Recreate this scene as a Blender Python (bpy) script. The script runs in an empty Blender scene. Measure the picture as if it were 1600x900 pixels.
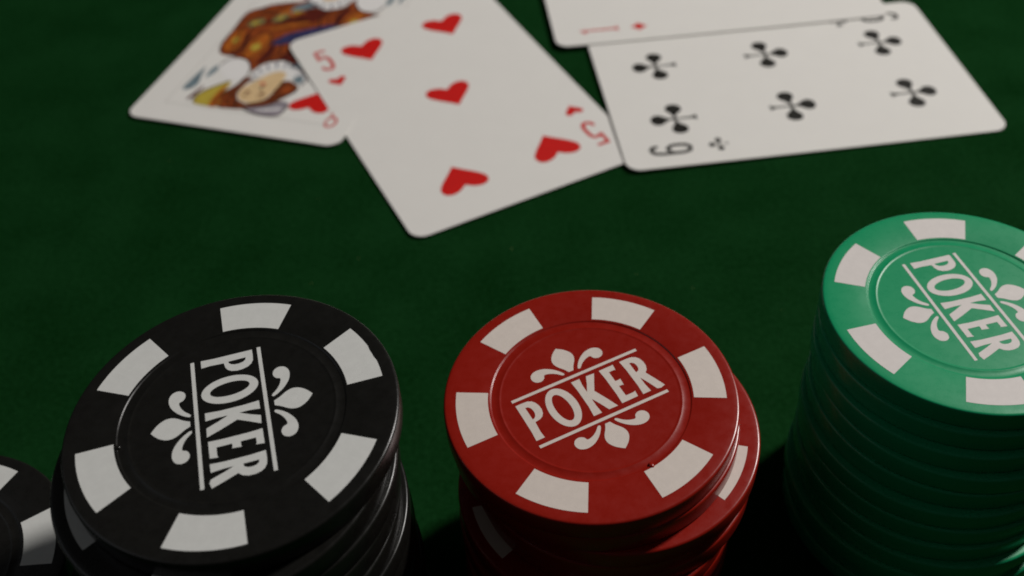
import bpy, bmesh, math, random
from mathutils import Vector, Matrix, noise

random.seed(7)
MM = 0.001
PI = math.pi
S = bpy.context.scene
COL = S.collection

# ------------------------------------------------------------------ camera, world, light, exposure
cam_d = bpy.data.cameras.new('camera')
cam = bpy.data.objects.new('camera', cam_d)
COL.objects.link(cam)
S.camera = cam
PITCH, ROLL = 0.7969, -0.0712
fw = Vector((0, math.cos(PITCH), -math.sin(PITCH)))
up = Vector((0, math.sin(PITCH), math.cos(PITCH)))
rt = Vector((1, 0, 0))
cr, sr = math.cos(ROLL), math.sin(ROLL)
X, Y, Z = cr * rt + sr * up, -sr * rt + cr * up, -fw
cam.matrix_world = Matrix(((X.x, Y.x, Z.x, 0), (X.y, Y.y, Z.y, 0), (X.z, Y.z, Z.z, 0.14562), (0, 0, 0, 1)))
cam_d.sensor_width = 36
cam_d.lens = 36 * 1579.5 / 1600
cam_d.shift_x = -3.24 / 1600
cam_d.clip_start = 0.005
cam_d.clip_end = 20
cam_d.dof.use_dof = True
cam_d.dof.focus_distance = 0.129
cam_d.dof.aperture_fstop = 22

world = bpy.data.worlds.new('World')
S.world = world
world.use_nodes = True
bg = world.node_tree.nodes['Background']
bg.inputs[0].default_value = (1.0, 0.96, 0.92, 1)
bg.inputs[1].default_value = 0.02

lamp_d = bpy.data.lights.new('table_lamp_light', 'AREA')
lamp_d.shape = 'DISK'
lamp_d.size = 0.16
lamp_d.energy = 15.2
lamp_d.color = (1.0, 0.965, 0.93)
lamp = bpy.data.objects.new('table_lamp_light', lamp_d)
COL.objects.link(lamp)
lamp.location = (0.864, 0.633, 0.866)
lamp.rotation_euler = (Vector((0.01, 0.14, 0.0)) - lamp.location).to_track_quat('-Z', 'Y').to_euler()

# added weak bluish fill from upper left, lifts the shaded left sides; no window known
fill_d = bpy.data.lights.new('left_fill_light', 'AREA')
fill_d.shape = 'RECTANGLE'
fill_d.size, fill_d.size_y = 1.2, 1.4
fill_d.energy = 1.3
fill_d.color = (0.88, 0.93, 1.0)
fill_l = bpy.data.objects.new('left_fill_light', fill_d)
COL.objects.link(fill_l)
fill_l.location = (-1.4, 0.15, 1.15)
fill_l.rotation_euler = (Vector((0.0, 0.1, 0.0)) - fill_l.location).to_track_quat('-Z', 'Y').to_euler()

S.view_settings.view_transform = 'Standard'
S.view_settings.look = 'None'
S.view_settings.exposure = 0
S.view_settings.gamma = 1
S.view_settings.use_curve_mapping = False
S.cycles.use_denoising = True
S.cycles.filter_width = 1.8
S.cycles.max_bounces = 6


# ------------------------------------------------------------------ materials
def material(name, col, rough=0.5, spec=0.5, var=0.0, var_scale=300, bump=0.0, bump_scale=2000, sheen=0.0,
             rough_var=0.0, coat=0.0):
    m = bpy.data.materials.new(name)
    m.use_nodes = True
    nt = m.node_tree
    b = nt.nodes['Principled BSDF']
    b.inputs['Base Color'].default_value = (*col, 1)
    b.inputs['Roughness'].default_value = rough
    b.inputs['Specular IOR Level'].default_value = spec
    tc = nt.nodes.new('ShaderNodeTexCoord')
    if sheen:
        b.inputs['Sheen Weight'].default_value = sheen
        b.inputs['Sheen Roughness'].default_value = 0.6
        b.inputs['Sheen Tint'].default_value = (0.35, 0.8, 0.4, 1)
    if coat:
        b.inputs['Coat Weight'].default_value = coat
        b.inputs['Coat Roughness'].default_value = 0.12
    if var or rough_var:
        n = nt.nodes.new('ShaderNodeTexNoise')
        n.inputs['Scale'].default_value = var_scale
        n.inputs['Detail'].default_value = 6
        n.inputs['Roughness'].default_value = 0.65
        nt.links.new(tc.outputs['Object'], n.inputs['Vector'])
        if var:
            r = nt.nodes.new('ShaderNodeMapRange')
            r.inputs[1].default_value, r.inputs[2].default_value = 0.25, 0.75
            r.inputs[3].default_value, r.inputs[4].default_value = 1 - var, 1 + var
            nt.links.new(n.outputs['Fac'], r.inputs[0])
            mx = nt.nodes.new('ShaderNodeVectorMath')
            mx.operation = 'SCALE'
            mx.inputs[0].default_value = col
            nt.links.new(r.outputs[0], mx.inputs['Scale'])
            nt.links.new(mx.outputs[0], b.inputs['Base Color'])
        if rough_var:
            r2 = nt.nodes.new('ShaderNodeMapRange')
            r2.inputs[1].default_value, r2.inputs[2].default_value = 0.3, 0.7
            r2.inputs[3].default_value, r2.inputs[4].default_value = rough - rough_var, rough + rough_var
            nt.links.new(n.outputs['Fac'], r2.inputs[0])
            nt.links.new(r2.outputs[0], b.inputs['Roughness'])
    if bump:
        n2 = nt.nodes.new('ShaderNodeTexNoise')
        n2.inputs['Scale'].default_value = bump_scale
        n2.inputs['Detail'].default_value = 4
        nt.links.new(tc.outputs['Object'], n2.inputs['Vector'])
        bp = nt.nodes.new('ShaderNodeBump')
        bp.inputs['Strength'].default_value = bump
        bp.inputs['Distance'].default_value = 0.0001
        nt.links.new(n2.outputs['Fac'], bp.inputs['Height'])
        nt.links.new(bp.outputs[0], b.inputs['Normal'])
    return m


def felt_material():
    m = material('green_felt', (0.0045, 0.031, 0.0075), 1.0, 0.0)
    nt = m.node_tree
    b = nt.nodes['Principled BSDF']
    tc = nt.nodes['Texture Coordinate']
    big = nt.nodes.new('ShaderNodeTexNoise')
    big.inputs['Scale'].default_value = 60
    big.inputs['Detail'].default_value = 5
    fine = nt.nodes.new('ShaderNodeTexNoise')
    fine.inputs['Scale'].default_value = 900
    fine.inputs['Detail'].default_value = 6
    fine.inputs['Roughness'].default_value = 0.7
    for n in (big, fine):
        nt.links.new(tc.outputs['Object'], n.inputs['Vector'])
    add = nt.nodes.new('ShaderNodeMath')
    add.operation = 'MULTIPLY_ADD'
    add.inputs[1].default_value = 0.6
    nt.links.new(big.outputs['Fac'], add.inputs[0])
    nt.links.new(fine.outputs['Fac'], add.inputs[2])
    ramp = nt.nodes.new('ShaderNodeValToRGB')
    e = ramp.color_ramp.elements
    e[0].position, e[0].color = 0.58, (0.0028, 0.0235, 0.0045, 1)
    e[1].position, e[1].color = 0.95, (0.0065, 0.040, 0.010, 1)
    nt.links.new(add.outputs[0], ramp.inputs[0])
    nt.links.new(ramp.outputs[0], b.inputs['Base Color'])
    bp = nt.nodes.new('ShaderNodeBump')
    bp.inputs['Strength'].default_value = 0.6
    bp.inputs['Distance'].default_value = 0.0003
    nt.links.new(fine.outputs['Fac'], bp.inputs['Height'])
    nt.links.new(bp.outputs[0], b.inputs['Normal'])
    return m


M = {
    'felt': felt_material(),
    'black': material('black_plastic', (0.0085, 0.0082, 0.0072), 0.29, 0.4, var=0.15, var_scale=700, bump=0.04, bump_scale=5000, rough_var=0.05),
    'red': material('red_plastic', (0.275, 0.0095, 0.004), 0.29, 0.45, var=0.05, var_scale=700, bump=0.04, bump_scale=5000, rough_var=0.05),
    'green': material('green_plastic', (0.008, 0.315, 0.128), 0.28, 0.4, var=0.03, var_scale=700, bump=0.03, bump_scale=5000, rough_var=0.02),
    'white_black': material('grey_white_print', (0.66, 0.665, 0.64), 0.6, 0.3, var=0.05, var_scale=900, bump=0.06, bump_scale=4000),
    'white_red': material('warm_white_print', (0.71, 0.63, 0.57), 0.6, 0.3, var=0.05, var_scale=900, bump=0.06, bump_scale=4000),
    'white_green': material('pale_white_print', (0.74, 0.69, 0.66), 0.6, 0.3, var=0.05, var_scale=900, bump=0.06, bump_scale=4000),
    'card': material('card_stock', (0.775, 0.755, 0.715), 0.65, 0.2, var=0.015, var_scale=120, bump=0.02, bump_scale=1500),
    'heart': material('red_ink', (0.60, 0.010, 0.008), 0.6, 0.2, var=0.05, var_scale=600),
    'index_red': material('thin_red_ink', (0.58, 0.030, 0.028), 0.6, 0.2),
    'club': material('black_ink', (0.010, 0.009, 0.006), 0.6, 0.2),
    'frame': material('pale_grey_ink', (0.58, 0.56, 0.52), 0.6, 0.2),
    'robe': material('rust_ink', (0.25, 0.050, 0.009), 0.6, 0.2, var=0.6, var_scale=420),
    'orange': material('orange_ink', (0.40, 0.105, 0.012), 0.6, 0.2, var=0.3, var_scale=400),
    'maroon': material('maroon_ink', (0.10, 0.012, 0.006), 0.6, 0.2, var=0.3, var_scale=400),
    'blue': material('indigo_ink', (0.035, 0.035, 0.11), 0.6, 0.2, var=0.4, var_scale=400),
    'skin': material('skin_ink', (0.70, 0.50, 0.27), 0.6, 0.2, var=0.08, var_scale=500),
    'hair': material('brown_ink', (0.16, 0.035, 0.008), 0.6, 0.2, var=0.4, var_scale=500),
    'yellow': material('yellow_ink', (0.47, 0.36, 0.05), 0.6, 0.2, var=0.2, var_scale=300),
    'olive': material('olive_ink', (0.20, 0.18, 0.07), 0.6, 0.2, var=0.5, var_scale=600),
    'grey': material('lilac_grey_ink', (0.28, 0.25, 0.28), 0.6, 0.2, var=0.4, var_scale=300),
    'pale': material('white_ink', (0.80, 0.78, 0.76), 0.6, 0.2),
    'pleat': material('dark_blue_ink', (0.05, 0.06, 0.12), 0.6, 0.2),
    'line': material('dark_line_ink', (0.035, 0.012, 0.006), 0.6, 0.2),
    'teal': material('slate_ink', (0.16, 0.22, 0.25), 0.6, 0.2, var=0.3, var_scale=400),
    'dust': material('lint', (0.45, 0.6, 0.22), 0.9, 0.1),
}


# ------------------------------------------------------------------ helpers
def link(name, mesh, parent=None):
    o = bpy.data.objects.new(name, mesh)
    COL.objects.link(o)
    if parent:
        o.parent = parent
    return o


def finish(bm, name, mats, smooth=None):
    me = bpy.data.meshes.new(name)
    bm.to_mesh(me)
    bm.free()
    for m in (mats if isinstance(mats, (list, tuple)) else [mats]):
        me.materials.append(m)
    if smooth is not None:
        for p in me.polygons:
            p.use_smooth = True
        me.set_sharp_from_angle(angle=math.radians(smooth))
    return me


def spline(pts, n=5, closed=True):
    """Catmull-Rom through pts"""
    out, N = [], len(pts)
    rng = range(N if closed else N - 1)
    for i in rng:
        if closed:
            p = [pts[(i + k) % N] for k in (-1, 0, 1, 2)]
        else:
            p = [pts[max(0, min(N - 1, i + k))] for k in (-1, 0, 1, 2)]
        for j in range(n):
            t = j / n
            out.append(tuple(0.5 * (2 * p[1][d] + (p[2][d] - p[0][d]) * t + (2 * p[0][d] - 5 * p[1][d] + 4 * p[2][d] - p[3][d]) * t * t
                                    + (3 * p[1][d] - p[0][d] - 3 * p[2][d] + p[3][d]) * t ** 3) for d in (0, 1)))
    if not closed:
        out.append(tuple(pts[-1]))
    return out


def stroke(path, w):
    """constant-width outline of an open polyline"""
    n = len(path)
    L, R = [], []
    for i, (x, y) in enumerate(path):
        a = path[max(0, i - 1)]
        b = path[min(n - 1, i + 1)]
        d1 = Vector((x - a[0], y - a[1]))
        d2 = Vector((b[0] - x, b[1] - y))
        d1 = d1.normalized() if d1.length else d2.normalized()
        d2 = d2.normalized() if d2.length else d1
        t = (d1 + d2).normalized()
        nx, ny = -t.y, t.x
        k = w / 2 / max(0.5, nx * -d1.y + ny * d1.x)
        L.append((x + nx * k, y + ny * k))
        R.append((x - nx * k, y - ny * k))
    return L + R[::-1]


def ellipse(cx, cy, rx, ry, n=40, rot=0):
    c, s = math.cos(rot), math.sin(rot)
    return [(cx + rx * math.cos(a) * c - ry * math.sin(a) * s, cy + rx * math.cos(a) * s + ry * math.sin(a) * c)
            for a in (2 * PI * i / n for i in range(n))]


def place(loops, dx, dy, sc=1.0, rot=0.0):
    c, s = math.cos(rot), math.sin(rot)
    return [[(dx + sc * (x * c - y * s), dy + sc * (x * s + y * c)) for x, y in lp] for lp in loops]


def fill(bm, loops):
    es = []
    for lp in loops:
        vs = [bm.verts.new((x, y, 0)) for x, y in lp]
        es += [bm.edges.new((vs[i], vs[(i + 1) % len(vs)])) for i in range(len(vs))]
    bmesh.ops.triangle_fill(bm, use_beauty=True, use_dissolve=False, edges=es, normal=(0, 0, 1))


def sheet(name, shapes, mat, surf=None, z=0.02, cut=None):
    """flat print: shapes = list of (outline, holes...) in mm; surf maps (u, v) to a height in mm"""
    bm = bmesh.new()
    for loops in shapes:
        fill(bm, loops)
    if cut:
        for ax in (0, 1):
            nv = Vector((1, 0, 0)) if ax == 0 else Vector((0, 1, 0))
            k = -45.0
            while k < 45:
                bmesh.ops.bisect_plane(bm, geom=bm.verts[:] + bm.edges[:] + bm.faces[:], plane_co=nv * k, plane_no=nv)
                k += cut
    for f in bm.faces:
        if f.normal.z < 0:
            f.normal_flip()
    for v in bm.verts:
        h = (surf(v.co.x, v.co.y) if surf else 0) + z
        v.co = Vector((v.co.x * MM, v.co.y * MM, h * MM))
    return finish(bm, name, mat)


# ------------------------------------------------------------------ the table
def make_table():
    bm = bmesh.new()
    w, d, t = 0.9, 0.7, 0.02
    bmesh.ops.create_cube(bm, size=1, matrix=Matrix.Translation((0.0, 0.25, -t / 2)) @ Matrix.Diagonal((w * 2, d * 2, t, 1)))
    bmesh.ops.bevel(bm, geom=bm.edges[:], offset=0.004, segments=3, affect='EDGES')
    o = link('felt_table_surface', finish(bm, 'felt_table_surface', M['felt'], 30))
    o['kind'] = 'structure'
    o['label'] = 'dark green felt table surface under the cards and chips'
    # loose fibres standing on the nap: far too many to count
    vs, fs = [], []
    for i in range(9000):
        x, y = random.uniform(-0.1, 0.12), random.uniform(0.075, 0.3)
        if random.random() < (y - 0.1) * 4:
            continue
        a = random.uniform(0, 2 * PI)
        l = random.uniform(0.0003, 0.0009)
        wd = random.uniform(0.00002, 0.000035)
        c, s = math.cos(a), math.sin(a)
        h = random.uniform(0.00006, 0.00028)
        b = len(vs)
        vs += [(x - s * wd, y + c * wd, 0.00001), (x + s * wd, y - c * wd, 0.00001),
               (x + c * l / 2 + s * wd, y + s * l / 2 - c * wd, h), (x + c * l / 2 - s * wd, y + s * l / 2 + c * wd, h),
               (x + c * l, y + s * l, h * 0.5)]
        fs += [(b, b + 1, b + 2, b + 3), (b + 3, b + 2, b + 4)]
    me = bpy.data.meshes.new('felt_fibres')
    me.from_pydata(vs, [], fs)
    fib = material('felt_fibre', (0.010, 0.055, 0.016), 0.9, 0.1)
    me.materials.append(fib)
    f = link('felt_fibres', me)
    f['kind'] = 'stuff'
    f['label'] = 'short loose green fibres of the felt nap'


make_table()


def make_lint():
    """crumbs of pale lint on the felt, too small to count"""
    bm = bmesh.new()
    spots = [(-34.2, 109.0, 0.16)] + [(random.uniform(-80, 100), random.uniform(85, 200), random.uniform(0.04, 0.09)) for _ in range(26)]
    for x, y, r0 in spots:
        sq = random.uniform(0.5, 1.0)
        m4 = Matrix.Translation((x * MM, y * MM, r0 * 0.6 * MM)) @ Matrix.Rotation(random.uniform(0, PI), 4, 'Z') @ Matrix.Diagonal((r0 * 1.6 * MM, r0 * sq * MM, r0 * 0.6 * MM, 1))
        bmesh.ops.create_icosphere(bm, subdivisions=1, radius=1, matrix=m4)
    o = link('lint', finish(bm, 'lint', M['dust']))
    o['kind'] = 'stuff'
    o['label'] = 'tiny pale crumbs of lint on the felt'


make_lint()

# ------------------------------------------------------------------ poker chips
R_CHIP, T_CHIP = 19.5, 3.3
RO, RI, HALF = 17.83, 13.57, 0.2600


def chip_body(mat):
    prof = [(0, 0), (19.1, 0.0), (19.32, 0.05), (19.46, 0.18), (R_CHIP, 0.36), (R_CHIP, 2.92), (19.47, 3.08), (19.39, 3.2), (19.26, 3.275), (19.1, 3.3), (18.5, 3.3),
            (13.36, 3.3), (13.27, 3.28), (13.2, 3.17), (13.1, 3.155), (12.2, 3.17), (12.1, 3.215), (12.0, 3.215), (11.9, 3.175), (11.7, 3.17), (0, 3.17)]
    n = 128
    bm = bmesh.new()
    rings = []
    for r, z in prof:
        if r == 0:
            rings.append([bm.verts.new((0, 0, z * MM))])
        else:
            rings.append([bm.verts.new((r * MM * math.cos(2 * PI * i / n), r * MM * math.sin(2 * PI * i / n), z * MM)) for i in range(n)])
    for a, b in zip(rings, rings[1:]):
        for i in range(n):
            j = (i + 1) % n
            if len(a) == 1:
                bm.faces.new((a[0], b[j], b[i]))
            elif len(b) == 1:
                bm.faces.new((a[i], a[j], b[0]))
            else:
                bm.faces.new((a[i], a[j], b[j], b[i]))
    return finish(bm, 'chip_body', mat, 50)


def spot_loop(nick=False):
    n = 14
    out = [(RO * math.cos(a), RO * math.sin(a)) for a in (-HALF + 2 * HALF * i / n for i in range(n + 1))]
    if nick:
        out = [(x * (0.993 if 5 <= i <= 7 else 1), y * (0.993 if 5 <= i <= 7 else 1)) for i, (x, y) in enumerate(out)]
    inn = [(RI * math.cos(a), RI * math.sin(a)) for a in (HALF - 2 * HALF * i / n for i in range(n + 1))]
    return [out + inn]


FACE_Z, TOP_Z = 3.17, 3.3
LETTERS = [
    # P
    [[(-9.52, 3.15), (-8.6, 3.17), (-7.75, 3.12), (-7.25, 2.85), (-6.9, 2.4), (-6.7, 1.75), (-6.66, 1.1), (-6.82, 0.45), (-7.15, 0.0), (-7.6, -0.25), (-8.36, -0.38),
      (-8.46, -2.0), (-8.38, -3.1), (-9.6, -3.1), (-9.5, -1.5)],
     [(-8.5, 2.3), (-8.12, 2.22), (-7.86, 1.9), (-7.74, 1.4), (-7.76, 0.9), (-7.92, 0.48), (-8.2, 0.22), (-8.46, 0.16)]],
    # O
    [ellipse(-4.02, 0, 2.05, 3.38, 44), ellipse(-4.08, 0, 1.03, 2.36, 36, 0.04)],
    # K
    [[(-1.22, -3.15), (0.0, -3.15), (-0.1, -1.8), (-0.08, -0.55), (0.5, -1.75), (1.08, -3.12), (2.4, -3.15), (1.75, -1.5), (0.88, 0.45), (1.6, 1.8), (2.32, 3.1), (1.1, 3.16),
      (0.6, 2.0), (-0.06, 0.75), (-0.06, 2.0), (0.1, 3.18), (-1.18, 3.17), (-1.06, 1.5), (-1.06, -1.5)]],
    # E
    [[(3.08, -3.08), (5.5, -3.04), (5.62, -2.1), (5.3, -2.2), (4.16, -2.2), (4.16, -0.42), (4.62, -0.42), (4.84, -0.5), (4.94, 0.62), (4.7, 0.55), (4.16, 0.55), (4.16, 2.28), (4.95, 2.3),
      (5.14, 2.2), (5.26, 3.16), (3.08, 3.14), (3.18, 1.5), (3.18, -1.5)]],
    # R
    [[(6.28, -3.1), (7.48, -3.08), (7.36, -1.8), (7.36, -0.5), (7.8, -1.5), (8.42, -3.16), (8.9, -3.3), (9.62, -3.1), (9.1, -1.7), (8.45, -0.12), (8.88, 0.3), (9.14, 0.95), (9.18, 1.7), (9.0, 2.4),
      (8.66, 2.85), (8.15, 3.12), (7.4, 3.2), (6.28, 3.18), (6.4, 1.5), (6.4, -1.5)],
     [(7.36, 2.34), (7.72, 2.26), (7.98, 1.95), (8.06, 1.5), (8.0, 1.0), (7.8, 0.66), (7.36, 0.52)]],
]


def bar(x0, x1, y, t):
    return [[(x0, y - t / 2), (x1, y - t / 2), (x1, y + t / 2), (x0, y + t / 2)]]


def fleur(sgn):
    dx = -0.2
    half = spline([(0.36, 4.9), (0.72, 5.6), (1.32, 6.45), (1.56, 7.2), (1.42, 7.95), (0.85, 8.75), (0.0, 9.42)], 4, False)
    leaf = half + [(-x, y) for x, y in half[::-1][1:]]
    scr = spline([(1.05, 4.95), (1.5, 5.7), (2.2, 6.42), (3.2, 7.02), (4.3, 7.18), (5.15, 6.8), (5.42, 6.05), (5.08, 5.4), (4.4, 5.2), (3.8, 5.5), (3.52, 6.0), (2.75, 5.85), (2.0, 5.4), (1.35, 4.78)], 4)
    shapes = [[leaf], [scr], [[(-x, y) for x, y in scr]]]
    return [[[(x + dx, sgn * y) for x, y in lp] for lp in s] for s in shapes]


BODY = {c: chip_body(M[c]) for c in ('black', 'red', 'green')}
PRINT = {}
for c in ('black', 'red', 'green'):
    w = M['white_' + c]
    PRINT[c] = {
        'spot': sheet('edge_spot', [spot_loop()], w, z=TOP_Z + 0.015),
        'nick': sheet('edge_spot', [spot_loop(True)], w, z=TOP_Z + 0.015),
        'letters': sheet('poker_lettering', LETTERS, w, z=FACE_Z + 0.015),
        'rule_a': sheet('printed_rule', [bar(-9.65, 9.42, 3.97, 0.46)], w, z=FACE_Z + 0.015),
        'rule_b': sheet('printed_rule', [bar(-9.66, 9.45, -4.13, 0.46)], w, z=FACE_Z + 0.015),
        'fleur_a': sheet('fleur_ornament', fleur(1), w, z=FACE_Z + 0.015),
        'fleur_b': sheet('fleur_ornament', fleur(-1), w, z=FACE_Z + 0.015),
    }


def chip(colour, x, y, z, theta, label, group, text=None, tilt=(0, 0), nick=None):
    """theta: angle of one edge spot; text: angle of the lettering (None where a chip above covers the face)"""
    o = link('poker_chip', BODY[colour])
    o['label'], o['category'], o['group'] = label, 'poker chip', group
    nrm = Vector((-tilt[0], -tilt[1], 1)).normalized()
    o.rotation_mode = 'QUATERNION'
    o.rotation_quaternion = Vector((0, 0, 1)).rotation_difference(nrm)
    o.location = (x * MM, y * MM, z * MM)
    for k in range(6):
        s = link('edge_spot', PRINT[colour]['nick' if nick == k else 'spot'], o)
        s.rotation_euler = (0, 0, theta + k * PI / 3)
    if text is not None:
        for nm, key in (('poker_lettering', 'letters'), ('printed_rule', 'rule_a'), ('printed_rule', 'rule_b'), ('fleur_ornament', 'fleur_a'), ('fleur_ornament', 'fleur_b')):
            p = link(nm, PRINT[colour][key], o)
            p.rotation_euler = (0, 0, text)
    return o


ORD = 'first second third fourth fifth sixth seventh eighth ninth tenth eleventh twelfth thirteenth fourteenth fifteenth lowest'.split()


def stack(colour, n, top, offs, thetas, labels, low_label, low_xy, group, text, tilt, nick=None):
    """chips from the top (index 0) down; offs: measured centres of the chips that show"""
    rnd = random.Random(n * 31 + len(colour))
    chips = []
    for i in range(n):
        z = (n - 1 - i) * T_CHIP
        if i < len(offs):
            x, y = offs[i]
        else:
            x, y = low_xy[0] + rnd.uniform(-0.8, 0.8), low_xy[1] + rnd.uniform(-0.8, 0.8)
        th = thetas.get(i, rnd.uniform(0, PI / 3))
        lab = labels[i] if i < len(labels) else '%s chip from the top of %s' % (ORD[i], low_label)
        chips.append(chip(colour, x, y, z, th, lab, group, text if i == 0 else None, tilt if i == 0 else (0, 0), nick if i == 0 else None))
    return chips


R_ = math.radians
G = 'black poker chips in the tall stack'
black = stack('black', 16, None,
              [(-33.75, 73.48), (-35.5, 70.7), (-34.8, 71.2), (-35.2, 70.6), (-35.4, 69.9), (-34.7, 70.6), (-34.8, 70.9)],
              {0: 2.590, 1: R_(26.9), 2: R_(50), 3: R_(52)},
              ['top chip of the tall black stack, POKER lettering running downward',
               'second black chip from the top, grey spot showing at lower left',
               'third chip from the top of the tall black stack',
               'fourth chip from the top of the tall black stack',
               'fifth chip from the top of the tall black stack, bright rim at right',
               'sixth chip from the top of the tall black stack'],
              'the tall black stack', (-34.6, 71.0), G, -1.3416, (0.002, -0.004), nick=4)
G = 'red poker chips in the middle stack'
red = stack('red', 12, None,
            [(9.04, 82.84), (9.46, 82.89), (12.4, 82.3), (11.6, 82.5), (12.2, 82.8), (9.5, 80.6)],
            {0: 2.239, 1: R_(10), 2: R_(29.4), 3: R_(45), 4: R_(50), 5: R_(25.2)},
            ['top chip of the red stack with white POKER lettering',
             'second red chip from the top, just under the lettered chip',
             'third red chip, pushed out to the right with white spot showing',
             'fourth chip from the top of the red stack',
             'fifth chip from the top of the red stack',
             'sixth red chip from the top, its shaded white spot showing at lower left'],
            'the red stack', (9.3, 81.0), G, 0.4083, (0, 0.002))
G = 'green poker chips in the stack at the edge'
green = stack('green', 12, None,
              [(62.97, 94.22), (62.8, 93.4), (62.3, 92.2), (62.6, 91.0), (62.2, 90.8), (61.4, 89.7), (61.6, 89.2), (61.3, 88.6)],
              {0: 2.533, 1: R_(40), 2: R_(45), 3: R_(45)},
              ['top chip of the green stack with white POKER lettering',
               'second green chip from the top, with a bright lower rim',
               'third chip from the top of the green stack',
               'fourth chip from the top of the green stack',
               'fifth chip from the top of the green stack',
               'sixth chip from the top of the green stack',
               'seventh chip from the top of the green stack'],
              'the green stack', (61.3, 88.0), G, -1.3738, (0.003, 0))
G = 'black poker chips in the short corner stack'
small = stack('black', 8, None, [(-82.1, 71.2)], {0: R_(15.3)},
              ['top chip of the short black stack cut off in the lower left corner'],
              'the short black stack in the corner', (-82.0, 71.0), G, R_(30), (0, 0))


# moulding nubs beside the groove of the red and black chips
def nub(parent, ang, r, mat, size):
    bm = bmesh.new()
    bmesh.ops.create_icosphere(bm, subdivisions=2, radius=1, matrix=Matrix.Diagonal((size * 1.4 * MM, size * MM, size * 0.6 * MM, 1)))
    o = link('moulding_nub', finish(bm, 'moulding_nub', mat, 60), parent)
    o.location = (r * MM * math.cos(ang), r * MM * math.sin(ang), 3.26 * MM)
    o.rotation_euler = (0, 0, ang)


nub(red[0], R_(-61), 13.25, M['red'], 0.34)
nub(black[0], R_(196), 13.2, M['black'], 0.3)

# ------------------------------------------------------------------ playing cards
CW, CH, CT = 57.5, 88.5, 0.3


def card_surface(z0, zu, zv, bow):
    return lambda u, v: z0 + zu * u + zv * v + bow * (v / 44.0) ** 2


def make_card(x, y, rot, surf, label):
    # rounded outline, a grid of strips so the stock can bow
    rc, bm = 3.4, bmesh.new()
    out = []
    for cx, cy, a0 in ((CW / 2 - rc, CH / 2 - rc, 0), (-CW / 2 + rc, CH / 2 - rc, 90), (-CW / 2 + rc, -CH / 2 + rc, 180), (CW / 2 - rc, -CH / 2 + rc, 270)):
        out += [(cx + rc * math.cos(R_(a0 + k * 11.25)), cy + rc * math.sin(R_(a0 + k * 11.25))) for k in range(9)]
    f = bm.faces.new([bm.verts.new((px, py, 0)) for px, py in out])
    k = -40.0
    while k <= 40:
        bmesh.ops.bisect_plane(bm, geom=bm.verts[:] + bm.edges[:] + bm.faces[:], plane_co=(0, k, 0), plane_no=(0, 1, 0))
        k += 4
    r = bmesh.ops.extrude_face_region(bm, geom=bm.faces[:])
    up_v = {v for v in r['geom'] if isinstance(v, bmesh.types.BMVert)}
    for v in bm.verts:
        h = surf(v.co.x, v.co.y) + (CT if v in up_v else 0)
        v.co = Vector((v.co.x * MM, v.co.y * MM, h * MM))
    bmesh.ops.recalc_face_normals(bm, faces=bm.faces[:])
    o = link('playing_card', finish(bm, 'playing_card', M['card'], 30))
    o['label'], o['category'], o['group'] = label, 'playing card', 'playing cards on the felt'
    o.location = (x * MM, y * MM, 0)
    o.rotation_euler = (0, 0, rot)
    return o


def heart_loop():
    h = spline([(0, -4.9), (1.7, -3.0), (3.7, -0.95), (5.2, 0.9), (5.7, 2.4), (5.15, 3.85), (3.7, 4.45), (1.9, 4.05), (0.6, 3.1), (0, 2.55)], 4, False)
    return [h + [(-x, y) for x, y in h[::-1][1:-1]]]


def club_loop():
    lobe = [(0.3, 0.45), (0.36, 1.2), (0.95, 2.2), (1.7, 3.1), (1.95, 4.1), (1.6, 5.05), (0.8, 5.6), (0, 5.75)]
    lobe = spline(lobe, 3, False)
    full = [(-x, y) for x, y in lobe[:-1]] + lobe[::-1]         # left neck, over the top, down to the right neck

    def rot(L, a):
        c, s = math.cos(a), math.sin(a)
        return [(x * c - y * s, x * s + y * c) for x, y in L]
    right = rot(full, R_(-97))
    left = rot(full, R_(97))
    stem = [(0.3, -0.75), (0.26, -2.2), (0.32, -3.6), (0.55, -4.5), (1.05, -5.3), (-1.05, -5.3), (-0.55, -4.5), (-0.32, -3.6), (-0.26, -2.2), (-0.3, -0.75)]
    return [full + right + stem + left]


def diamond_loop():
    return [[(0, 5.4), (-1.9, 2.4), (-4.4, 0), (-1.9, -2.4), (0, -5.4), (1.9, -2.4), (4.4, 0), (1.9, 2.4)]]


FIVE = [[(1.5, 4.8), (-1.4, 4.8), (-1.52, 0.7), (-0.85, 0.62), (-0.35, 1.1), (0.2, 1.22), (0.72, 0.85), (1.0, -0.1), (1.02, -2.4), (0.75, -3.55), (0.1, -4.1), (-0.5, -3.9), (-0.88, -3.35), (-1.0, -2.7),
         (-1.72, -2.75), (-1.5, -3.9), (-0.8, -4.62), (0.1, -4.85), (1.0, -4.5), (1.58, -3.55), (1.75, -2.3), (1.72, 0.1), (1.35, 1.25), (0.65, 1.88), (-0.1, 1.95), (-0.8, 1.6), (-0.72, 4.05), (1.5, 4.05)]]
SIX = [[(1.72, 2.95), (1.5, 4.2), (0.8, 4.85), (-0.1, 4.9), (-1.0, 4.6), (-1.6, 3.6), (-1.8, 2.0), (-1.8, -2.6), (-1.45, -4.0), (-0.75, -4.75), (0, -4.88), (0.8, -4.7), (1.5, -4.0), (1.8, -2.7), (1.8, -0.9),
        (1.45, 0.25), (0.75, 0.95), (0, 1.08), (-0.6, 0.9), (-1.06, 0.4), (-1.06, 2.2), (-0.8, 3.5), (-0.2, 4.15), (0.3, 4.12), (0.8, 3.7), (0.98, 2.95)],
       [(-1.06, -0.9), (-0.7, 0.05), (0, 0.35), (0.7, 0.05), (1.06, -0.9), (1.06, -2.6), (0.7, -3.8), (0, -4.15), (-0.7, -3.8), (-1.06, -2.6)]]


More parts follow.
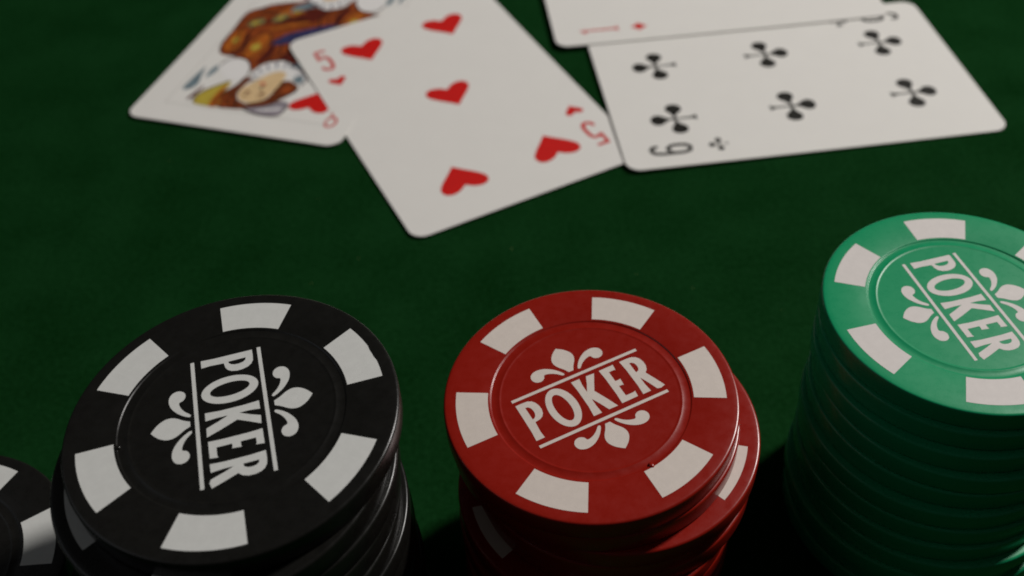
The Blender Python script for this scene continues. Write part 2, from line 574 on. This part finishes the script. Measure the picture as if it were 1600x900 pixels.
def grow(loops, d):
    """thicken a figure: first loop outward, holes inward"""
    res = []
    for k, lp in enumerate(loops):
        n = len(lp)
        area = sum(lp[i][0] * lp[(i + 1) % n][1] - lp[(i + 1) % n][0] * lp[i][1] for i in range(n))
        sg = (1 if area > 0 else -1) * (1 if k == 0 else -1)
        o = []
        for i in range(n):
            a, b, c = lp[i - 1], lp[i], lp[(i + 1) % n]
            t = (Vector((b[0] - a[0], b[1] - a[1])).normalized() + Vector((c[0] - b[0], c[1] - b[1])).normalized())
            t = t.normalized() if t.length > 1e-6 else Vector((1, 0))
            o.append((b[0] + t.y * d * sg, b[1] - t.x * d * sg))
        res.append(o)
    return res


FIVE, SIX = grow(FIVE, 0.13), grow(SIX, 0.13)
ONE = [stroke([(-1.0, 3.5), (0.15, 4.55), (0.15, -4.45)], 0.8)]
ONE_FOOT = bar(-0.95, 1.25, -4.75, 0.55)
QUEEN = [ellipse(0, 0.3, 1.6, 2.25, 28), ellipse(0, 0.3, 0.95, 1.6, 24)]
QUEEN_TAIL = [stroke([(0.45, -1.62), (0.75, -2.6), (1.2, -3.1)], 0.6)]

CARD_PRINT = 0.02


def pip(name, card, surf, loops, u, v, sc, rot, mat, label=None):
    o = link(name, sheet(name, [place(lp, u, v, sc, rot) for lp in loops], mat, surf, CT + CARD_PRINT), card)
    if label:
        o['label'] = label
    return o


# --- queen of hearts, lowest, at the left
QS = card_surface(0.0, 0, 0.0, 0.45)
q = make_card(-51.56, 243.31, -0.340, QS, 'queen court card at far left, half under the five of hearts')
fr = 0.22
fx, fy = 21.9, 36.9
frame = [[[(-fx, -fy), (fx, -fy), (fx, fy), (-fx, fy)], [(-fx + fr, -fy + fr), (fx - fr, -fy + fr), (fx - fr, fy - fr), (-fx + fr, fy - fr)]]]
o = link('court_frame', sheet('court_frame', frame, M['frame'], QS, CT + 0.02, 4), q)


def sm(pts, n=4):
    return [[spline(pts, n)]]


FIG = [  # name, outline(s), material, layer; traced in card millimetres, lower half of the double figure
    ('robe', [[(-18.6, -13.4), (-20.8, -8.9), (-20.9, -2), (-21.2, 6.8), (-18, 10.5), (-15.3, 12.9), (-10, 15.2), (-6.5, 16.6), (-3.6, 14), (0, 6), (3, 2.0), (8, -3), (9.5, -9), (8.0, -14.0), (3.9, -14.9), (-0.8, -13.0),
               (-4.5, -15.0), (-6.5, -19.0), (-9.8, -15.3), (-13.7, -14.0)]], 'robe', 1),
    ('sleeve', [[(-19.6, -10), (-19.9, -4), (-18.4, -1.0), (-16.2, -3.4), (-15.0, -8.0), (-16.2, -12.2)], [(-12.6, -12.5), (-13.6, -6), (-11.0, -1.5), (-8.0, -3.5), (-7.4, -9.0), (-9.0, -13.6)], [(-12, 8.5), (-9.5, 13.2), (-6.2, 14.2), (-4.6, 10.5), (-7.5, 7.2)]], 'orange', 2),
    ('robe_fold', [[(-15.8, -13.4), (-15.2, -9), (-16.6, -3.0), (-15.6, -2.4), (-13.8, -7.5), (-14.2, -13.2)], [(-7.2, -15), (-7.0, -9), (-8.6, -3.5), (-6.6, -5.0), (-4.6, -10), (-5.4, -15)], [(-1.6, -12.6), (-0.6, -7.5), (3.0, -4.5), (6.5, -8), (3.5, -13.0)],
                   [(-14.8, 2.4), (-12, 6.6), (-6, 8.0), (-2.8, 6.6), (-6, 5.4), (-11, 4.0)]], 'maroon', 2),
    ('gold_band', [[(-11, 1.5), (-6.5, 4.6), (-2.0, 6.4), (-1.4, 5.2), (-5.5, 2.6), (-9.5, -0.2)]], 'orange', 3),
    ('blue_sash', [[(-5.9, -2.2), (-3.5, 0.6), (0.4, 3.4), (4.5, 6.0), (6.9, 6.4), (6.6, 3.6), (2.0, -0.2), (-3.0, -4.8)]], 'blue', 3),
    ('jewel', [[(-18.4, 1.2), (-17.2, 4.2), (-14.6, 5.2), (-14.2, 2.8), (-16.0, 0.6)], [(-12.4, 4.6), (-11.8, 7.6), (-9.2, 9.0), (-8.6, 7.0), (-10.4, 4.6)]], 'olive', 3),
    ('gold_stud', [[(-17.4, 2.2), (-16.4, 3.6), (-15.2, 3.4), (-16.0, 1.8)], [(-11.4, 5.8), (-10.8, 7.2), (-9.8, 7.4), (-10.2, 5.8)], [(-18.6, -6.4), (-17.6, -4.6), (-16.8, -6.2), (-17.6, -8.0)], [(-12.0, -8.6), (-10.6, -6.4), (-9.4, -8.4), (-10.6, -10.4)], [(-8.6, 10.6), (-7.4, 12.4), (-6.0, 11.4), (-7.2, 9.6)]], 'yellow', 4),
    ('blue_lining', [[(2.2, -14.9), (5.4, -12.0), (8.6, -9.6), (9.2, -12.6), (6.6, -15.4)], [(5.8, -20.0), (7.4, -18.6), (8.8, -19.6), (8.6, -22.0), (7.2, -21.6)]], 'teal', 4),
    ('collar', [[(-6.1, -19.6), (-5.4, -16.6), (-3.6, -14.4), (0.0, -13.0), (3.9, -14.7), (7.0, -17.0), (9.5, -19.5), (9.3, -22.7), (7.6, -22.0), (5.9, -20.2), (3.4, -18.2), (0.9, -17.2), (-2.4, -18.4), (-4.1, -21.6)]], 'pale', 2),
    ('hair', [[(-7.7, -35.7), (-9.0, -31.5), (-8.6, -28.4), (-7.2, -26.3), (-6.9, -22.4), (-4.8, -22.2), (-5.2, -26.0), (-5.3, -29.1), (-3.8, -31.9), (-1.0, -33.2), (-1.0, -35.2), (-4.0, -35.8)],
              [(2.4, -31.0), (3.5, -28.0), (3.4, -24.6), (4.4, -21.4), (6.5, -21.6), (9.0, -23.6), (8.8, -26.0), (6.9, -29.3), (4.6, -32.0), (-0.6, -34.6), (-0.9, -33.2)]], 'hair', 3),
    ('hair_curl', [[(-7.0, -34.8), (-7.8, -31.8), (-6.4, -30.4), (-4.6, -33.4), (-4.2, -35.2)], [(5.2, -24.4), (6.6, -23.0), (8.0, -24.6), (6.8, -26.8), (5.4, -26.4)]], 'robe', 4),
    ('face', [[(-5.2, -28.8), (-4.9, -26.2), (-3.9, -24.2), (-2.2, -21.0), (-0.6, -18.8), (1.3, -17.7), (3.2, -18.6), (3.7, -22.0), (3.5, -25.6), (2.7, -30.2), (-0.1, -32.5), (-3.5, -31.7)]], 'skin', 4),
    ('eye', [[(-3.7, -28.3), (-3.0, -27.7), (-2.1, -28.2), (-2.9, -28.8)], [(0.2, -28.2), (1.0, -27.6), (1.9, -28.1), (1.1, -28.7)]], 'hair', 5),
    ('eyebrow', [[(-4.1, -29.4), (-3.0, -29.5), (-1.7, -29.2), (-3.0, -29.9)], [(-0.1, -29.3), (1.1, -29.5), (2.2, -29.1), (1.1, -29.9)]], 'hair', 5),
    ('mouth', [[(-1.7, -23.9), (-0.8, -23.5), (0.2, -23.8), (-0.7, -24.4)]], 'heart', 6),
    ('crown', [[(-14.6, -35.5), (-15.2, -33.2), (-14.6, -30.6), (-12.4, -27.4), (-9.8, -24.7), (-9.0, -26.4), (-9.0, -29.0), (-8.7, -31.4), (-7.6, -35.6), (-11, -36.1)]], 'yellow', 3),
    ('crown_band', [[(-9.9, -35.9), (-10.6, -31.4), (-10.2, -27.6), (-9.4, -26.6), (-9.2, -29.6), (-8.6, -32.0), (-7.9, -35.6)]], 'orange', 4),
    ('veil', [[(-0.9, -34.9), (3.9, -32.8), (7.1, -30.1), (8.8, -30.0), (9.9, -31.4), (9.6, -34.6), (8.4, -36.3), (4.0, -36.6)]], 'grey', 3),
    ('veil_fold', [[(2.6, -35.2), (5.4, -33.9), (8.4, -32.8), (8.5, -33.4), (5.6, -34.6)]], 'pale', 4),
    ('hand', [[(-16.0, -18.4), (-15.0, -15.6), (-13.0, -14.4), (-9.8, -15.0), (-7.4, -18.2), (-6.7, -21.4), (-8.4, -24.0), (-11.5, -23.8), (-14.2, -21.5)]], 'pale', 3),
    ('flower_leaf', [[(-20.3, -30.6), (-20.4, -26.7), (-19.5, -20.0), (-18.6, -23.6), (-17.5, -27.6), (-18.4, -30.0)], [(-17.0, -24.6), (-17.4, -20.6), (-16.4, -18.6), (-15.6, -21.4)]], 'teal', 2),
    ('flower_stem', [[(-17.0, -34.6), (-16.4, -30.6), (-15.6, -28.0), (-15.3, -29.3), (-15.9, -33.6)]], 'maroon', 2),
]
for nm, outs, mk, layer in FIG:
    for turn in (0, PI):
        shp = [place([spline(p, 4)], 0, 0, 1, turn) for p in outs]
        link(nm, sheet(nm, shp, M[mk], QS, CT + 0.012 + 0.010 * layer, 4), q)
# dark key lines drawn over the robe, hair and veil
KEY = [[(-18.6, -13.2), (-20.6, -8.9), (-20.8, -2), (-21.1, 6.8), (-18, 10.4), (-15.3, 12.8), (-10, 15.1)],
       [(-16.2, -13.4), (-16.8, -8), (-18.3, -2), (-17.6, 2.5)], [(-14.6, -13.6), (-14.4, -7), (-16.0, -1.0), (-15.2, 3.0)],
       [(-12.4, -13.0), (-13.4, -6.5), (-11.2, -1.2)], [(-9.6, -14.4), (-8.2, -9.0), (-8.6, -3.2), (-11.0, -0.8)],
       [(-6.2, -16.2), (-5.2, -11), (-6.6, -5.2)], [(-4.4, -15), (-3.0, -10), (-4.6, -5.4)], [(-2.4, -14), (-0.6, -9.0), (-2.2, -4.6)],
       [(-20.6, 2.2), (-17, 6.4), (-12.6, 9.6), (-9.0, 14.0)], [(-17.8, 9.6), (-14, 9.4), (-11, 10.6)], [(-9.4, 6.2), (-6.0, 9.4), (-4.4, 13.4)],
       [(-11.0, 1.4), (-6.4, 4.7), (-2.0, 6.5)], [(-9.6, -0.2), (-5.4, 2.6), (-1.4, 5.2)], [(-10.4, 3.2), (-6.4, 6.4), (-2.8, 7.8)],
       [(-8.8, -35.4), (-9.2, -30.6), (-7.2, -26.0), (-6.6, -22.0)], [(-5.2, -34.6), (-6.4, -31.0), (-5.6, -27.4)], [(-3.0, -34.8), (-4.6, -31.8)],
       [(-0.8, -33.2), (2.8, -30.8), (3.8, -26.8), (3.9, -21.6)], [(4.2, -31.0), (6.4, -28.6), (8.8, -25.8), (8.9, -23.6)], [(-0.9, -34.9), (4.0, -32.7), (7.2, -30.0)],
       [(9.9, -31.4), (9.6, -34.6), (8.4, -36.3), (4.0, -36.6), (-0.9, -35.1)], [(-6.2, -19.6), (-5.4, -16.5), (-3.6, -14.3), (0, -12.9), (3.9, -14.6), (7.2, -17.0), (9.6, -19.6), (9.2, -22.9)],
       [(-16.0, -18.4), (-15.0, -15.5), (-13.0, -14.3), (-9.8, -14.9), (-7.2, -18.2), (-6.6, -21.4)], [(0.2, -26.9), (-0.5, -25.2), (0.3, -24.9)],
       [(-14.6, -35.4), (-15.2, -33.2), (-14.6, -30.6), (-12.4, -27.4), (-9.8, -24.7)]]
for turn in (0, PI):
    shp = [place([stroke(spline(k, 4, False), 0.42)], 0, 0, 1, turn) for k in KEY]
    link('key_lines', sheet('key_lines', shp, M['line'], QS, CT + 0.085, 4), q)
# pleats of the ruffled collar
for turn in (0, PI):
    shp = []
    for k in range(9):
        a = R_(205 - k * 28 * 0.8)
        cx, cy = 1.6, -20.6
        r0, r1 = 4.6, 7.0
        shp.append(place([[(cx + r0 * math.cos(a), cy + r0 * math.sin(a) * 0.8), (cx + r1 * math.cos(a - 0.055), cy + r1 * math.sin(a - 0.055)), (cx + r1 * math.cos(a + 0.055), cy + r1 * math.sin(a + 0.055))]], 0, 0, 1, turn))
    link('collar_pleats', sheet('collar_pleats', shp, M['pleat'], QS, CT + 0.082), q)
for s in (1, -1):
    rot = 0 if s > 0 else PI
    pip('heart_pip', q, QS, [heart_loop()], -s * 15.2, s * 28.6, 0.92, rot, M['heart'])
    pip('index_letter', q, QS, [QUEEN, QUEEN_TAIL], -s * 23.2, s * 35.1, 1.0, rot, M['index_red'])
    pip('index_heart', q, QS, [heart_loop()], -s * 23.2, s * 28.0, 0.36, rot, M['heart'])

# --- five of hearts
FS = card_surface(0.16, -0.001, 0.004, 0.4)
c5 = make_card(-11.84, 209.9, 0.415, FS, 'five of hearts card in the middle, overlapping the queen')
for u, v, r in ((-11.8, 29.9, 0), (11.6, 30.2, 0), (-0.1, 0.5, 0), (11.8, -30.6, PI), (-11.7, -30.4, PI)):
    pip('heart_pip', c5, FS, [heart_loop()], u, v, 1.0, r, M['heart'])
for s in (1, -1):
    rot = 0 if s > 0 else PI
    pip('index_number', c5, FS, [FIVE], -s * 22.7, s * 31.0, 1.0, rot, M['index_red'])
    pip('index_heart', c5, FS, [heart_loop()], -s * 22.7, s * 20.4, 0.4, rot, M['heart'])

# --- six of clubs
SS = card_surface(0.30, 0.0, -0.007, 0.1)
c6 = make_card(69.40, 206.82, -1.502, SS, 'six of clubs card at right, its top edge under the ace')
for u, v, r in ((-11.1, 28.6, 0), (11.1, 28.4, 0), (-11.2, -1.0, 0), (11.2, -1.2, 0), (-10.9, -29.4, PI), (11.4, -29.6, PI)):
    pip('club_pip', c6, SS, [club_loop()], u, v, 1.0, r, M['club'])
for s in (1, -1):
    rot = 0 if s > 0 else PI
    pip('index_number', c6, SS, [SIX], -s * 22.6, s * 33.0, 1.0, rot, M['club'])
    pip('index_club', c6, SS, [club_loop()], -s * 22.5, s * 21.9, 0.4, rot, M['club'])

# --- ace of diamonds
AS = card_surface(0.75, 0.0, -0.007, 0.1)
ca = make_card(58.07, 257.87, -1.513, AS, 'ace card with red corner index at top, lying over the six of clubs')
pip('diamond_pip', ca, AS, [diamond_loop()], 0, 0, 1.3, 0, M['heart'])
for s in (1, -1):
    rot = 0 if s > 0 else PI
    pip('index_number', ca, AS, [ONE, ONE_FOOT], -s * 22.5, s * 32.2, 1.0, rot, M['index_red'])
    pip('index_diamond', ca, AS, [diamond_loop()], -s * 22.4, s * 21.6, 0.42, rot, M['heart'])
